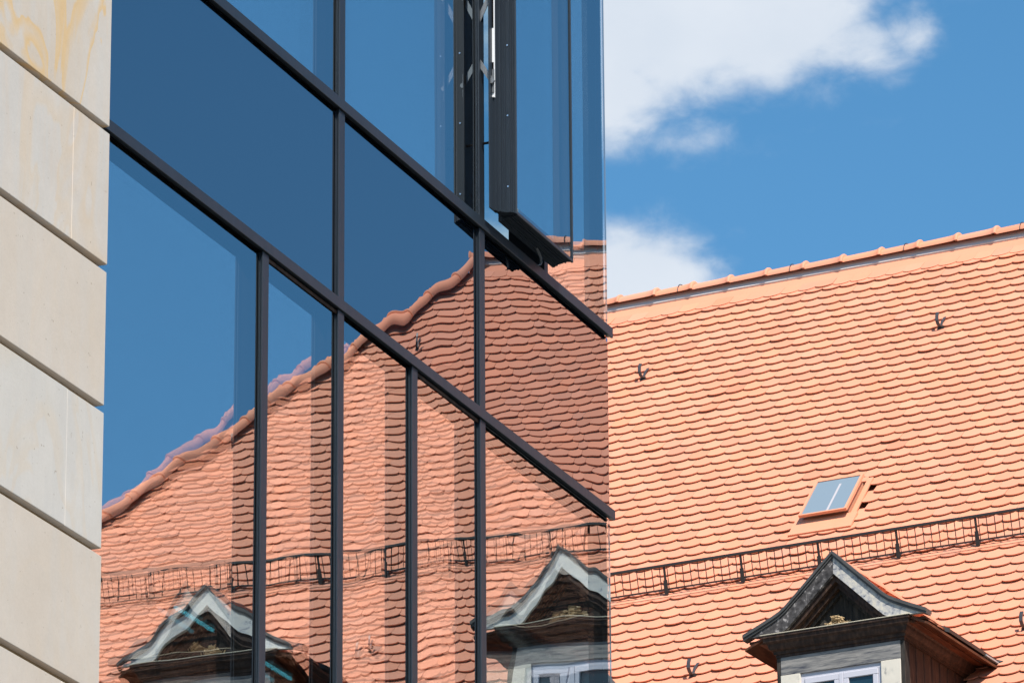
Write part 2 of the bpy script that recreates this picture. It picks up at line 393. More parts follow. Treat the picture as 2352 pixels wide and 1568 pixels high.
for i, (a, b) in enumerate(low):
    s_, am, bw, am2, bw2 = LOWP[i]
    w = empty('window', glassb)
    pane('outer_pane', a, b, 6.127, Z_L0, 0.0, M_GLASS_OUT, s_, am, bw, w)
    lip = .012
    b2 = b-.006 if i < 4 else UC-.075
    pane('inner_pane', a+.006, b2, 6.135, Z_L0-.006, -.046, M_GLASS_IN, s_+50, am2, bw2, w, tilt=((.0012, -.0012), (.0016, -.001), (-.001, .0012), (.0, .0006), (.001, -.0008))[i])
    if i in (1, 3):                            # opening lights have an extra slim frame
        MB().box(Bp(a, .006, Z_L0-.018), Bp(b, .0012, Z_L0-.004)).box(Bp(a, .006, 6.14), Bp(a+.008, .0012, Z_L0-.018)).build('casement_frame', M_WOOD_BROWN, w)
    # black spacer on the near side, between the two panes
    MB().box(Bp(a, -.012, 6.13), Bp(a+.010, -.045, Z_L0-.002)).build('spacer', M_GASKET, w)
sp = edges(U0+.1, 'b', 'd', UC)
for i, (a, b) in enumerate(sp):
    s_, am, bw = ((31, .5, .2), (32, .75, -.35), (33, 1.1, .5))[i]
    pane('spandrel_panel', a, b, Z_L1, Z_U0, 0.0, M_SPANDREL, s_, am, bw, glassb, back=M_GASKET)
    pane('spandrel_panel', a, b, 5.247, 6.08, 0.0, M_SPANDREL, s_+7, am, bw, glassb, cell=.08, back=M_GASKET)
for i, (a, b) in enumerate(low):
    pane('outer_pane', a, b, .6, 5.20, 0.0, M_GLASS_OUT, 60+i, .8, .2, glassb, cell=.1)
upp = edges(U0+.1, 'b', 'd')
for i, (a, b) in enumerate(upp):
    w = empty('window', glassb)
    pane('outer_pane', a, b, Z_U1, 13.28, 0.0, M_GLASS_OUT, 41+i, .8, .2, w, cell=.03)
    pane('inner_pane', a+.006, b-.006, Z_U1+.008, 13.27, -.046, M_GLASS_IN, 45+i, .9, .3, w, cell=.03)
w = empty('window', glassb)
pane('outer_pane', 22.203, UC, Z_U1, 13.28, 0.0, M_GLASS_OUT, 43, .9, .3, w)
pane('inner_pane', 22.21, UC-.075, Z_U1+.008, 13.27, -.046, M_GLASS_IN, 48, 1.1, -.5, w)

for z0, z1 in ((.6, 5.20), (6.127, Z_L0-.006), (Z_U1+.006, 13.28)):
    MB().box(Bp(UC-.078, -.012, z0), Bp(UC-.014, -.052, z1)).build('corner_post', M_GASKET, glassb)
# end facade round the corner (faces away from the camera; seen through)
endf = empty('end_facade', glassb)
def epane(name, o0, o1, z0, z1, mat):
    return MB().box((UC-20-.004, -o0, z0), (UC-20-.012, -o1, z1)).build(name, mat, endf)
for z0, z1 in ((.6, 5.20), (6.127, Z_L0-.02), (Z_U1, 13.28)):
    for k in range(6):
        o0 = -.012-1.32*k; epane('end_pane', o0, o0-1.29, z0, z1, M_GLASS_END)
        MB().box((UC-20-.012, -(o0-1.29), z0), (UC-20-.12, -(o0-1.32), z1)).build('end_mullion', M_ALU, endf)
for z0, z1 in ((Z_L1-.06, Z_U0+.045), (5.20, 6.127)):
    MB().box((UC-20-.004, .012, z0), (UC-20-.06, 7.9, z1)).build('end_spandrel', M_GASKET, endf)
# interior: slabs and back walls
for z0, z1 in ((9.78, 10.50), (5.30, 6.02), (13.2, 13.3)):
    MB().box((U0-20, .2, z0), (UC-20-.07, 7.9, z1)).build('floor_slab', M_CONC, glassb)
MB().box((U0-20, 6.4, .6), (UC-20-.1, 6.6, 13.2)).build('interior_wall', M_DARKROOM, glassb)
MB().box((U0-20-.05, .2, .6), (U0-20+.05, 7.9, 13.2)).build('interior_wall', M_DARKROOM, glassb)
MB().box((.9-.2, 1.15, 10.5), (.9, 6.4, 13.2)).build('interior_wall', M_DARKROOM, glassb)
MB().box((.75, 2.0, 6.02), (.95, 6.4, 9.78)).build('interior_wall', M_DARKROOM, glassb)

# slim lit pendant tubes in the room behind the lower windows
M_LAMP = NT('lit_lamp_tube'); M_LAMP = M_LAMP.done(M_LAMP.n('ShaderNodeEmission', {'Color': (.16, .80, 1.0, 1), 'Strength': 4.0}).outputs[0])
for a, b in ((21.52, 21.91), (22.46, 22.74)):
    lp = empty('pendant_lamp', glassb)
    MB().bevbox(Bp(a, -1.492, 9.070), Bp(b, -1.508, 9.085), .003).build('lamp_tube', M_LAMP, lp)
    MB().box(Bp(a, -1.47, 9.086), Bp(b, -1.53, 9.12)).box(Bp(a+.03, -1.495, 9.12), Bp(a+.04, -1.505, 9.78)).box(Bp(b-.04, -1.495, 9.12), Bp(b-.03, -1.505, 9.78)).build('lamp_housing', M_ALU, lp)

# ---- the open window, pushed out parallel to the facade
sash = empty('open_sash', glassb)
SU0, SU1, SZ0, SZ1 = 21.487, 22.150, 10.666, 13.15
def oz(o): return o
fr = MB()
# left stile: stepped section, from the rebate flange out to the face
for (ua, ub, oa, ob_) in ((SU0-.095, SU0-.02, .058, .064), (SU0-.055, SU0+.02, .064, .076), (SU0-.035, SU0+.03, .076, .090), (SU0-.022, SU0+.03, .090, .098),
                          (SU0-.016, SU0+.03, .098, .104), (SU0-.010, SU0+.03, .104, .124), (SU0-.006, SU0+.03, .124, .130), (SU0, SU0+.03, .130, .1385)):
    fr.box(Bp(ua, oa, SZ0+.004), Bp(ub, ob_, SZ1))
fr.build('side_frame', M_ALU, sash)
fr = MB()
for (zz, oa, ob_) in ((-.016, .050, .064), (-.012, .064, .076), (-.006, .076, .090), (-.004, .090, .104), (0, .104, .110), (-.004, .110, .118), (0, .118, .126), (-.002, .126, .1385)):
    fr.box(Bp(SU0+.03, oa, SZ0+zz), Bp(SU1-.004, ob_, SZ0+.035))
fr.build('bottom_frame', M_ALU, sash)
MB().box(Bp(SU1-.03, .05, SZ0+.035), Bp(SU1-.002, .138, SZ1)).box(Bp(SU0+.03, .05, SZ1-.035), Bp(SU1-.03, .137, SZ1)).build('far_frame', M_ALU, sash)
MB().bevbox(Bp(SU0-.001, .1385, SZ0-.004), Bp(SU0+.010, .150, SZ1), .002).bevbox(Bp(SU0+.010, .1385, SZ0-.006), Bp(SU1, .150, SZ0+.010), .002).bevbox(Bp(SU1-.010, .1385, SZ0+.010), Bp(SU1, .1505, SZ1), .002).build('glazing_bead', M_ALU, sash)
pane('outer_pane', SU0+.010, SU1-.010, SZ0+.010, SZ1-.01, .1455, M_GLASS_OUT, 71, .6, .2, sash, thick=.006, tilt=(.004, .0))
pane('inner_pane', SU0+.045, SU1-.045, SZ0+.05, SZ1-.05, .105, M_GLASS_IN, 72, .8, .3, sash, thick=.006, tilt=(.004, .0))
rg = random.Random(3)
for k in range(7):
    z = 10.79 + .335*k
    if z > 13: break
    MB().tube([Bp(SU0-.012, .114, z), Bp(SU0-.0075, .114, z)][::-1], .0042, 8).build('screw', M_SCREW, sash)
# scissor stay between frame and sash
Zs = 11.20
MB().box(Bp(SU0-.066, .0645, Zs), Bp(SU0-.055, .0735, 13.0)).build('stay_rail', M_WHITEPROF, sash)
for z0, z1 in ((11.30, 11.365), (11.53, 11.67)): MB().box(Bp(SU0-.0675, .0647, z0), Bp(SU0-.0545, .0722, z1)).build('rail_cover', M_GASKET, sash)
def arm(z0, z1, o0, o1):
    MB().tube([Bp(SU0-.080, o0, z0), Bp(SU0-.080, (o0+o1)/2, (z0+z1)/2), Bp(SU0-.078, o1, z1)], 1, 4, (.022, .004, (0, .3, 1) if z1 > z0 else (0, -.3, 1))).build('stay_arm', M_STEEL, sash)
    MB().tube([Bp(SU0-.086, o1, z1), Bp(SU0-.074, o1, z1)], .012, 12).build('stay_pivot', M_STEEL, sash)
arm(Zs+.26, Zs+.07, -.045, .069)
arm(Zs+.26, Zs+.50, -.045, .069)
MB().box(Bp(SU0-.072, .066, Zs+.02), Bp(SU0-.0662, .075, Zs+.13)).build('stay_plate', M_STEEL, sash)
MB().tube([Bp(SU0-.07, .02, 10.985), Bp(SU0-.07, .062, 10.985)], .006, 8).build('drive_chain', M_GASKET, sash)
# curved locking hook hanging under the sash
hk = [Bp(21.90, .075, 10.655), Bp(21.915, .078, 10.64), Bp(21.935, .08, 10.62), Bp(21.94, .08, 10.60), Bp(21.93, .078, 10.585), Bp(21.905, .075, 10.575)]
MB().tube(hk, 1, 4, (.010, .003, (0, 1, 0))).build('locking_hook', M_STEEL, sash)

# ================================================================== the old tiled house
TH = R(47.1445); CT, ST = math.cos(TH), math.sin(TH); ZR = 20.624
house = empty('tiled_house', None, (5.686, 49.296, 0), (0, 0, math.atan2(-.45539, .89029)))
tag(house, 'old house with orange plain-tile roof, gabled dormers and hipped end behind the glass building', 'house')
S_L, S_R, T_E = -12.0, 15.1, 9.7               # gable end, ridge end (hip starts), eaves
HIPK = .585                                    # hip: ds/dt in the roof plane
def RP(s, t, h=0.0): return (s, -(t*CT + h*ST), ZR - t*ST + h*CT)
roof = empty('roof', house)
# walls and deck
yE = T_E*CT-.45; zE = ZR-T_E*ST
s2 = S_R + HIPK*T_E - .35
MB().box((S_L+.1, -yE, 0), (s2, yE, zE-.10)).build('house_wall', M_PLASTER, house)
dk = MB()
for sg in (1, -1):
    a = [(S_L, 0, ZR-.03), (S_R, 0, ZR-.03), (S_R+HIPK*T_E, -sg*T_E*CT, zE-.03), (S_L, -sg*T_E*CT, zE-.03)]
    dk.add(a + [(x, y, z-.08) for x, y, z in a], [(0, 1, 2, 3) if sg < 0 else (3, 2, 1, 0), (4, 5, 6, 7), (0, 1, 5, 4), (1, 2, 6, 5), (2, 3, 7, 6), (3, 0, 4, 7)])
a = [(S_R, 0, ZR-.03), (S_R+HIPK*T_E, -T_E*CT, zE-.03), (S_R+HIPK*T_E, T_E*CT, zE-.03)]
dk.add(a + [(x, y, z-.08) for x, y, z in a], [(0, 1, 2), (5, 4, 3), (0, 3, 4, 1), (1, 4, 5, 2), (2, 5, 3, 0)])
dk.add([(S_L, 0, ZR-.05), (S_L, -T_E*CT, zE-.05), (S_L, T_E*CT, zE-.05), (S_L+.1, 0, ZR-.05), (S_L+.1, -T_E*CT, zE-.05), (S_L+.1, T_E*CT, zE-.05)], [(0, 1, 2), (3, 5, 4), (1, 4, 5, 2)])
dk.build('roof_deck', M_DECK, roof)

# ---- plain tiles
TW, GA = .180, .1516
HW, RISE, THK = .0888, .047, .0095
ARC = [(-HW*math.cos(math.pi*i/10), -RISE*math.sin(math.pi*i/10)**1.15) for i in range(11)]
def tile_geo(head=.20):
    top = [(-HW, head)] + ARC + [(HW, head)]
    def zt(y): return .0285 - .0245*(y/.20)
    v = [(x, y, zt(y)) for x, y in top] + [(x, y, zt(y)-THK) for x, y in top]
    n = len(top)
    f = [tuple(range(n))] + [(i, i+n, i+1+n, i+1) for i in range(n-1)]
    return v, f
TV, TF = tile_geo()
def tint_of(rg):
    b = rg.gauss(1.0, .042); w = rg.gauss(0, .025)
    if rg.random() < .02: b *= .88
    return (b*(1+w), b, b*(1-w))
def jitter(rg):
    lift = abs(rg.gauss(0, .0012)) + (.006 if rg.random() < .025 else 0)
    return lift, rg.gauss(0, .004), rg.gauss(0, .0008), rg.gauss(0, .0012)       # tail lift, twist, ds, dt
DORMS = [-3.04, 0.0, 3.04, 6.08, 9.12, 12.16, 15.20]
D_OUT, D_Z = 6.915, -5.189
SKY = (-1.80, -1.345, 4.50, 5.07)
def in_dormer(s, t):
    out = t*CT
    for d in DORMS:
        x = abs(s-d)
        if out > 6.86+.02:                     # in front of the dormer wall: roof carries on below
            if x < .52 and out < 6.86: return True
        if x < .54 and 5.4 < out < 6.80: return True
    return False
rows = [(.333, 1), (.394, 0)]
j = 0
while .557 + GA*j < T_E-.02:
    rows.append((.557+GA*j, j % 2)); j += 1
tiles = []                                     # (s centre, t)
for t, par in rows:
    ph = .027 + TW/2 + (0 if (par == 1) else TW/2)
    i0 = int((S_L-ph)/TW)+1; i1 = int((S_R+HIPK*t+.10-ph)/TW)
    for i in range(i0, i1+1):
        s = ph+TW*i
        if in_dormer(s, t): continue
        if SKY[0]-.05 < s < SKY[1]+.06 and SKY[2]-.05 < t < SKY[3]+.15: continue
        tiles.append((s, t))
# the tiles that show largest in the picture are pieces of their own
def seen_directly(s, t):
    return t > 5.9 and (-3.45+.55*(t-6.0)) < s-.10 and s < (1.10) and t < 8.55
near = [q for q in tiles if seen_directly(*q)]
near.sort(key=lambda q: -q[1]); near = set(near[:300])
VAR = []
rgv = random.Random(77)
for k in range(12):
    me = bpy.data.meshes.new('tile'); me.from_pydata(TV, [], TF); me.materials.append(M_TILE); me.update()
    at = me.color_attributes.new('tint', 'FLOAT_COLOR', 'POINT'); c = tint_of(rgv)
    at.data.foreach_set('color', [x for _ in TV for x in (*c, 1.0)]); VAR.append(me)
rgt = random.Random(42)
MV, MF, MC = [], [], []
nT = len(TV)
def mass_tile(fn, rg, sc=1.0):
    """append one tile; fn(x, y, z) maps tile-local to house-local"""
    lift, tw, dx, dy = jitter(rg); b = len(MV); ctw, stw = math.cos(tw), math.sin(tw); c = tint_of(rg)
    for x, y, z in TV:
        zz = z + lift*(1-y/.2)
        MV.append(fn((x*ctw - y*stw)*sc + dx, (x*stw + y*ctw)*sc + dy, zz))
    MF.extend(tuple(i+b for i in q) for q in TF); MC.extend((*c, 1.0) for _ in TV)
for s, t in tiles:
    if (s, t) in near:
        lift, tw, dx, dy = jitter(rgt)
        o = link('tile', VAR[rgt.randrange(12)], roof)
        o.location = RP(s+dx, t-dy, 0); o.rotation_euler = (TH - lift/.2, 0, tw)
        o.rotation_euler = (Matrix.Rotation(TH, 3, 'X') @ Matrix.Rotation(tw, 3, 'Z') @ Matrix.Rotation(-lift/.2, 3, 'X')).to_euler()
        o.location = RP(s+dx, t-dy, lift)
    else:
        mass_tile(lambda x, y, z, s=s, t=t: RP(s+x, t-y, z), rgt)
# top course: plain band of ridge-course tiles
rb = random.Random(4)
# hip-end slope and the far slope
EP = math.atan2(ST, HIPK); LE = math.hypot(ST, HIPK)      # slope length per unit t on the hip end
def EPt(b, t, h):                              # b across (along house y), t as on the main slope
    nx, nz_ = math.sin(EP), math.cos(EP)
    return (S_R + HIPK*t + h*nx, b, ZR - ST*t + h*nz_)
for t, par in rows[2:]:
    te = t
    hw = te*CT
    n = int(2*hw/TW)
    for i in range(n):
        b0 = -hw + TW*(i+.5) + (TW/2 if par else 0)
        if b0 > hw: continue
        mass_tile(lambda x, y, z, b0=b0, te=te: EPt(b0+x, te-y/LE, z), rgt)
for t, par in rows:
    if t > 1.2: break
    ph = TW/2*par
    for i in range(int((S_R-S_L)/TW)):
        s = S_L + ph + TW*(i+.5)
        mass_tile(lambda x, y, z, s=s, t=t: (s-x, (t-y)*CT+z*ST, ZR-(t-y)*ST+z*CT), rgt)
me = bpy.data.meshes.new('tile_field'); me.from_pydata(MV, [], MF); me.materials.append(M_TILE); me.update()
at = me.color_attributes.new('tint', 'FLOAT_COLOR', 'POINT'); at.data.foreach_set('color', [x for c in MC for x in c])
o = link('tile_field', me, roof); o['kind'] = 'stuff'
def with_tint(o, c):
    at = o.data.color_attributes.new('tint', 'FLOAT_COLOR', 'POINT')
    at.data.foreach_set('color', [x for _ in o.data.vertices for x in (*c, 1.0)]); return o
with_tint(MB().add([RP(S_L, .21, .009), RP(S_R+.10, .21, .009), RP(S_R+.05, .02, .020), RP(S_L, .02, .020), RP(S_L, .21, .0), RP(S_R+.10, .21, .0)],
                   [(0, 1, 2, 3), (4, 5, 1, 0)]).build('ridge_course', M_TILE, roof), (1, 1, 1))
MB().add([RP(S_L, .066, .034), RP(S_R, .066, .034), RP(S_R, -.03, .05), RP(S_L, -.03, .05), RP(S_L, .066, .01), RP(S_R, .066, .01)], [(0, 1, 2, 3), (4, 5, 1, 0)]).build('ridge_mortar', M_MORTAR, roof)

# ---- ridge and hip tiles
def ridge_tile_mesh():
    v = []; f = []
    prof = [(0, .088), (.05, .089), (.30, .094), (.365, .098), (.385, .106), (.40, .113), (.415, .114), (.42, .108), (.42, .085)]
    n = 12
    for x, r_ in prof:
        for k in range(n+1):
            a = math.pi*(k/n) ; v.append((x, -math.cos(a)*r_*1.08, math.sin(a)*r_*.92 - .02))
    for i in range(len(prof)-1):
        for k in range(n): f.append((i*(n+1)+k, i*(n+1)+k+1, (i+1)*(n+1)+k+1, (i+1)*(n+1)+k))
    me = bpy.data.meshes.new('ridge_tile'); me.from_pydata(v, [], f); me.materials.append(M_TILE); me.update()
    me.polygons.foreach_set('use_smooth', [True]*len(f))
    return me
RT = []
for k in range(5):
    me = ridge_tile_mesh(); c = tint_of(rgv); at = me.color_attributes.new('tint', 'FLOAT_COLOR', 'POINT')
    at.data.foreach_set('color', [x for _ in me.vertices for x in (*c, 1.0)]); RT.append(me)
nr = int((S_R-S_L-.50)/.394)+1
for i in range(nr):
    o = link('ridge_tile', RT[rgt.randrange(5)], roof)
    o.location = (S_L + .394*i + .10, rgt.gauss(0, .002), ZR+.055+rgt.gauss(0, .0015)); o.rotation_euler = (rgt.gauss(0, .01), rgt.gauss(-.012, .003), rgt.gauss(0, .004))
    if i % 3 == 0:
        cl = MB().tube([(S_L+.394*i+.365, math.cos(a)*.108, ZR+.037+math.sin(a)*.098) for a in [math.pi*q/8 for q in range(9)]], .004, 6).build('ridge_clip', M_GUARD, roof)
o = link('ridge_tile', RT[2], roof); o.location = (S_R-.32, 0, ZR+.057); o.rotation_euler = (0, -.01, 0)
hip0 = Vector((S_R, 0, ZR)); hip1 = Vector((S_R+HIPK*T_E, -T_E*CT, zE)); hl = (hip1-hip0).length; hd = (hip1-hip0)/hl
yv = Vector((0, 0, 1)).cross(hd).normalized(); zv = hd.cross(yv)
# broad end downhill
i = 0
while i*.36 < hl-.3:
    o = link('hip_tile', RT[rgt.randrange(5)], roof)
    q = hip0 + hd*(.36*i+.02) + zv*.055
    mm = Matrix.Identity(4)
    for r_ in range(3): mm[r_][0], mm[r_][1], mm[r_][2], mm[r_][3] = hd[r_], yv[r_], zv[r_], q[r_]
    o.matrix_local = mm; i += 1
for sgn in (1,):                               # rear hip
    h1 = Vector((S_R+HIPK*T_E, T_E*CT, zE)); d2 = (h1-hip0).normalized(); y2 = Vector((0, 0, 1)).cross(d2).normalized(); z2 = d2.cross(y2)
    for i in range(int(hl/.36)):
        o = link('hip_tile', RT[rgt.randrange(5)], roof); q = hip0 + d2*(.36*i+.02) + z2*.055
        mm = Matrix.Identity(4)
        for r_ in range(3): mm[r_][0], mm[r_][1], mm[r_][2], mm[r_][3] = d2[r_], y2[r_], z2[r_], q[r_]
        o.matrix_local = mm

# ---- snow guard
guard = empty('snow_guard', house)
GS0, GS1, GT = -11.4, 17.8, 5.95
gb = RP(0, GT, .03)
def GP(s, f, dz=0.0, dy=0.0): return (s, gb[1] - .055*f - dy, gb[2] + .245*f + dz)     # f: 0 base .. 1 top
k0 = math.floor((GS0+2.818)/.727)
sp_ = -2.818 + .727*k0
while sp_ < GS1:
    b = MB()
    b.tube([GP(sp_, .0), GP(sp_, .55), GP(sp_, 1.0)], 1, 4, (.020, .009, (1, 0, 0)))
    b.tube([GP(sp_, -.02, 0, .006), GP(sp_, .25, 0, .006), GP(sp_, .48, 0, .004)], 1, 4, (.034, .012, (1, 0, 0)))
    b.tube([GP(sp_, .0), RP(sp_, GT-.02, .040), RP(sp_, GT-.07, .030)], 1, 4, (.026, .005, (1, 0, 0)))
    b.build('guard_post', M_GUARD, guard); sp_ += .727
MB().bevbox((GS0, GP(0, 1)[1]-.010, GP(0, 1)[2]-.016), (GS1, GP(0, 1)[1]+.010, GP(0, 1)[2]+.008), .003).build('guard_rail', M_GUARD, guard)
MB().tube([GP(GS0, .17), GP(GS1, .17)], .0065, 8).build('guard_rail', M_GUARD, guard)
s = GS0+.03; wires = MB(); k = 0
wm = bpy.data.meshes.new('guard_wire')
mbw = MB().tube([GP(0, .15), GP(0, .98)], .0042, 5); wm.from_pydata(mbw.v, [], mbw.f); wm.materials.append(M_GUARD); wm.update()
cnt = 0
while s < GS1:
    if (-3.7 < s < 1.1) or (12.2 < s < 17.9):
        o = link('guard_wire', wm, guard); o.location = (s, 0, 0)
    s += .0727
o = MB().tube([RP(GS0, GT+.075, .04), RP(GS1, GT+.075, .04)],   .0026, 6).build('conductor_wire', M_DECK, house)

# ---- roof hooks
def roof_hook(s, t):
    h = empty('roof_hook', house)
    def q(dy, dz, ds=0): return RP(s+ds, t-dy, dz)
    MB().tube([q(.01, .034), q(.08, .050), q(.17, .040)], 1, 4, (.024, .006, (1, 0, 0))).build('strap', M_HOOK, h)
    arc = [q(.02, .034), q(-.02, .050), q(-.028, .080, -.004), q(-.016, .112, -.008), q(.02, .140, -.008), q(.055, .155, -.004)]
    MB().tube(arc, 1, 4, (.030, .010, (1, 0, 0))).build('hook', M_HOOK, h)
    MB().box((s-.03, RP(s, t, .03)[1]-.012, RP(s, t, .03)[2]-.02), (s+.03, RP(s, t, .03)[1]+.008, RP(s, t, .03)[2]+.004)).build('foot', M_GUARD, h)
for s, t in ((-4.42, 1.65), (-1.39, 1.67), (-2.11, 7.43), (.90, 7.48), (-5.3, 7.45), (1.6, 1.66), (3.9, 7.45), (4.6, 1.66), (7.0, 7.45), (7.6, 1.66), (10.6, 1.66), (13.3, 1.66), (15.4, 1.60), (14.46, 7.2), (16.5, 3.3)):
    roof_hook(s, t)

# ---- skylight
sk = empty('skylight', house)
s0, s1, t0, t1 = SKY
def kbox(a, b): return MB().add([RP(x, y, z) for z in (a[2], b[2]) for x, y in ((a[0], a[1]), (b[0], a[1]), (b[0], b[1]), (a[0], b[1]))],
                                [(0, 1, 2, 3), (7, 6, 5, 4), (0, 4, 5, 1), (1, 5, 6, 2), (2, 6, 7, 3), (3, 7, 4, 0)])
kbox((s0+.03, t0, 0), (s1-.03, t1-.085, .095)).build('kerb', M_ORANGE, sk)
lid = MB()
for a, b in (((s0, t0-.02, .095), (s0+.022, t1, .122)), ((s1-.022, t0-.02, .095), (s1, t1, .122)), ((s0+.022, t0-.02, .095), (s1-.022, t0, .122)), ((s0+.022, t1-.018, .095), (s1-.022, t1, .120))):
    q = kbox(a, b); lid.add(q.v, q.f)
lid.build('lid_frame', M_ORANGE, sk)
kbox((s0+.022, t0, .098), (s1-.022, t1-.018, .114)).build('pane', M_SKYLIGHT, sk)
kbox((s0+.255, t0+.09, .1142), (s0+.275, t1-.02, .1155)).build('pane_streak', plain('pale_lavender_streak', (.42, .40, .42), .6), sk)  # thin strip that draws a pale streak down the pane
fl = MB()
q = kbox((s0-.07, t1-.05, .030), (s1+.07, t1+.19, .046)); fl.add(q.v, q.f)
q = kbox((s0-.05, t0-.08, .026), (s0, t1-.05, .040)); fl.add(q.v, q.f)
q = kbox((s1, t0-.08, .026), (s1+.05, t1-.05, .040)); fl.add(q.v, q.f)
q = kbox((s0, t0-.10, .026), (s1, t0-.02, .042)); fl.add(q.v, q.f)
fl.build('flashing', M_ORANGE, sk)

# ---- dormers
PROF = [(0, .012), (.15, -.132), (.30, -.276), (.42, -.388), (.475, -.428), (.54, -.462), (.67, -.521), (.795, -.576)]
def pz(x):
    x = abs(x)
    for (a, b), (c, d) in zip(PROF[:-1], PROF[1:]):
        if x <= c: return b + (d-b)*(x-a)/(c-a)
    return PROF[-1][1]
def make_dormer(s0, boards, idx):
    dm = empty('dormer', house)
    def P(x, f, z): return (s0+x, -(D_OUT+f), ZR+D_Z+z)
    xs = [-q[0] for q in PROF[::-1]] + [q[0] for q in PROF[1:]]
    def band(name, mat, up_, dn, f0, f1, half=None, xmax=.795, clip=None):
        X = [x for x in xs if abs(x) <= xmax+1e-6]
        if xmax not in [abs(x) for x in X]: X = [-xmax]+X+[xmax]
        if half == 'L': X = [x for x in X if x <= 0]
        if half == 'R': X = [x for x in X if x >= 0]
        v = []; n = len(X)
        for f in (f0, f1):
            for d in (up_, dn):
                for x in X:
                    z = pz(x)+d
                    if clip is not None: z = max(z, clip)
                    v.append(P(x, f, z))
        fc = []
        for i in range(n-1):
            fc += [(2*n*0+n+i, n+i+1, i+1, i), (2*n+i, 2*n+i+1, 3*n+i+1, 3*n+i), (i, i+1, 2*n+i+1, 2*n+i), (n+i+1, n+i, 3*n+i, 3*n+i+1)]
        fc += [(0, n, 3*n, 2*n), (n-1, 2*n+n-1, 3*n+n-1, n+n-1)]
        return add_mesh(name, v, fc, mat, dm)
    # roof shell and its covering
    band('roof_shell', M_WOOD_RUST, -.105, -.125, -.03, -2.25)
    band('rake_cap', M_LEAD, .0, -.028, .018, -.10)
    band('rake_cap', M_LEAD, -.028, -.048, .006, -.08)
    Z0 = -.604
    band('rake_board', boards[0], -.048, -.186, -.006, -.045, 'L', clip=Z0)
    band('rake_board', boards[1], -.048, -.186, -.006, -.045, 'R', clip=Z0)
    band('rake_moulding', M_WOOD_BROWN, -.186, -.240, -.045, -.12, None, .62, Z0)
    band('rake_moulding', M_WOOD_BROWN, -.240, -.285, -.095, -.17, None, .58, Z0)
    band('rake_moulding', M_TYMP, -.285, -.320, -.14, -.19, None, .50, Z0)
    MB().add([P(0, -.175, -.20), P(.56, -.175, Z0-.005), P(-.56, -.175, Z0-.005), P(0, -.21, -.20), P(.56, -.21, Z0-.005), P(-.56, -.21, Z0-.005)], [(0, 2, 1), (3, 4, 5), (0, 1, 4, 3), (1, 2, 5, 4), (2, 0, 3, 5)]).build('tympanum', M_TYMP, dm)
    rg = random.Random(90+idx); nb = MB()
    for k in range(90):                        # nest of straw on the ledge
        x = rg.gauss(-.03, .075); z = Z0 + .004 + max(0, .125-abs(x+.03)*.8)*rg.random()
        a = Vector(P(x, -.10-rg.random()*.06, z)); d = Vector((rg.gauss(0, 1), rg.gauss(0, .4), rg.gauss(0, .45))).normalized()*.028
        nb.tube([a-d, a+d], rg.uniform(.003, .008), 4)
    nb.build('straw_nest', M_NEST, dm)['kind'] = 'stuff'
    # tiles over the two slopes
    V, F, Cc = [], [], []
    L_ = 0; segs = []
    for (a, b), (c, d) in zip(PROF[:-1], PROF[1:]):
        l = math.hypot(c-a, d-b); segs.append((L_, l, a, b, c, d)); L_ += l
    def at_len(l):
        for (s_, ln, a, b, c, d) in segs:
            if l <= s_+ln or (c, d) == PROF[-1]:
                u = (l-s_)/ln; return a+(c-a)*u, b+(d-b)*u, (c-a)/ln, (d-b)/ln
    for sg in (-1, 1):
        for rI in range(7):
            l = L_ - .0 - .142*rI
            for i in range(13):
                f = -.16 - TW*i - (TW/2 if rI % 2 else 0)
                if f < -2.2: continue
                x0, z0_, tx, tz = at_len(min(l, L_-.036)+.0)
                lift, tw, dx, dy = jitter(rg); c = tint_of(rg); b0 = len(V)
                for x, y, z in TV:
                    h = z-.100 + lift*(1-y/.2)
                    y = min(y, l-.01); V.append(P(sg*(x0 - tx*y - tz*h*1.0), f+x*sg, z0_ - tz*y + tx*h))
                F.extend(tuple(q+b0 for q in (fc if sg < 0 else fc[::-1])) for fc in TF); Cc.extend((*c, 1.0) for _ in TV)
    me = bpy.data.meshes.new('roof_tile'); me.from_pydata(V, [], F); me.materials.append(M_TILE); me.update()
    at = me.color_attributes.new('tint', 'FLOAT_COLOR', 'POINT'); at.data.foreach_set('color', [x for c in Cc for x in c])
    o = link('roof_tile', me, dm); o['kind'] = 'stuff'
    rt_ = MB()
    for k in range(6):
        f = -.13-.34*k
        n = 8
        v = [P(math.cos(math.pi*q/n)*(.075+.012*e2), f-.40*e2, -.085+math.sin(math.pi*q/n)*(.06+.012*e2)) for e2 in (1, 0) for q in range(n+1)]
        rt_.add(v, [(q, q+1, n+2+q, n+1+q) for q in range(n)])
    with_tint(rt_.build('dormer_ridge', M_TILE, dm, True), (.97, .96, .95))
    # entablature: stepped moulding round three sides
    steps = [(.640, 0, -.604), (.640, 0, -.624), (.632, -.012, -.630), (.628, -.016, -.655), (.605, -.040, -.672), (.600, -.045, -.690), (.590, -.055, -.712), (.572, -.080, -.724), (.568, -.084, -.748), (.556, -.096, -.752), (.556, -.096, -.772)]
    v = []; fc = []
    for hw, f, z in steps: v += [P(-hw, -1.5, z), P(-hw, f, z), P(hw, f, z), P(hw, -1.5, z)]
    for i in range(len(steps)-1):
        for k in range(3): fc.append((4*i+k, 4*i+4+k, 4*i+5+k, 4*i+1+k))
    fc += [(0, 1, 2, 3), tuple(range(4*len(steps)-1, 4*len(steps)-5, -1))]
    add_mesh('cornice', v, fc, M_WOOD_BROWN, dm)
    MB().bevbox(P(-.648, .008, -.604), P(.648, -.10, -.597), .002).build('drip_edge', M_PALEEDGE, dm)
    # front wall
    ZB = -2.25
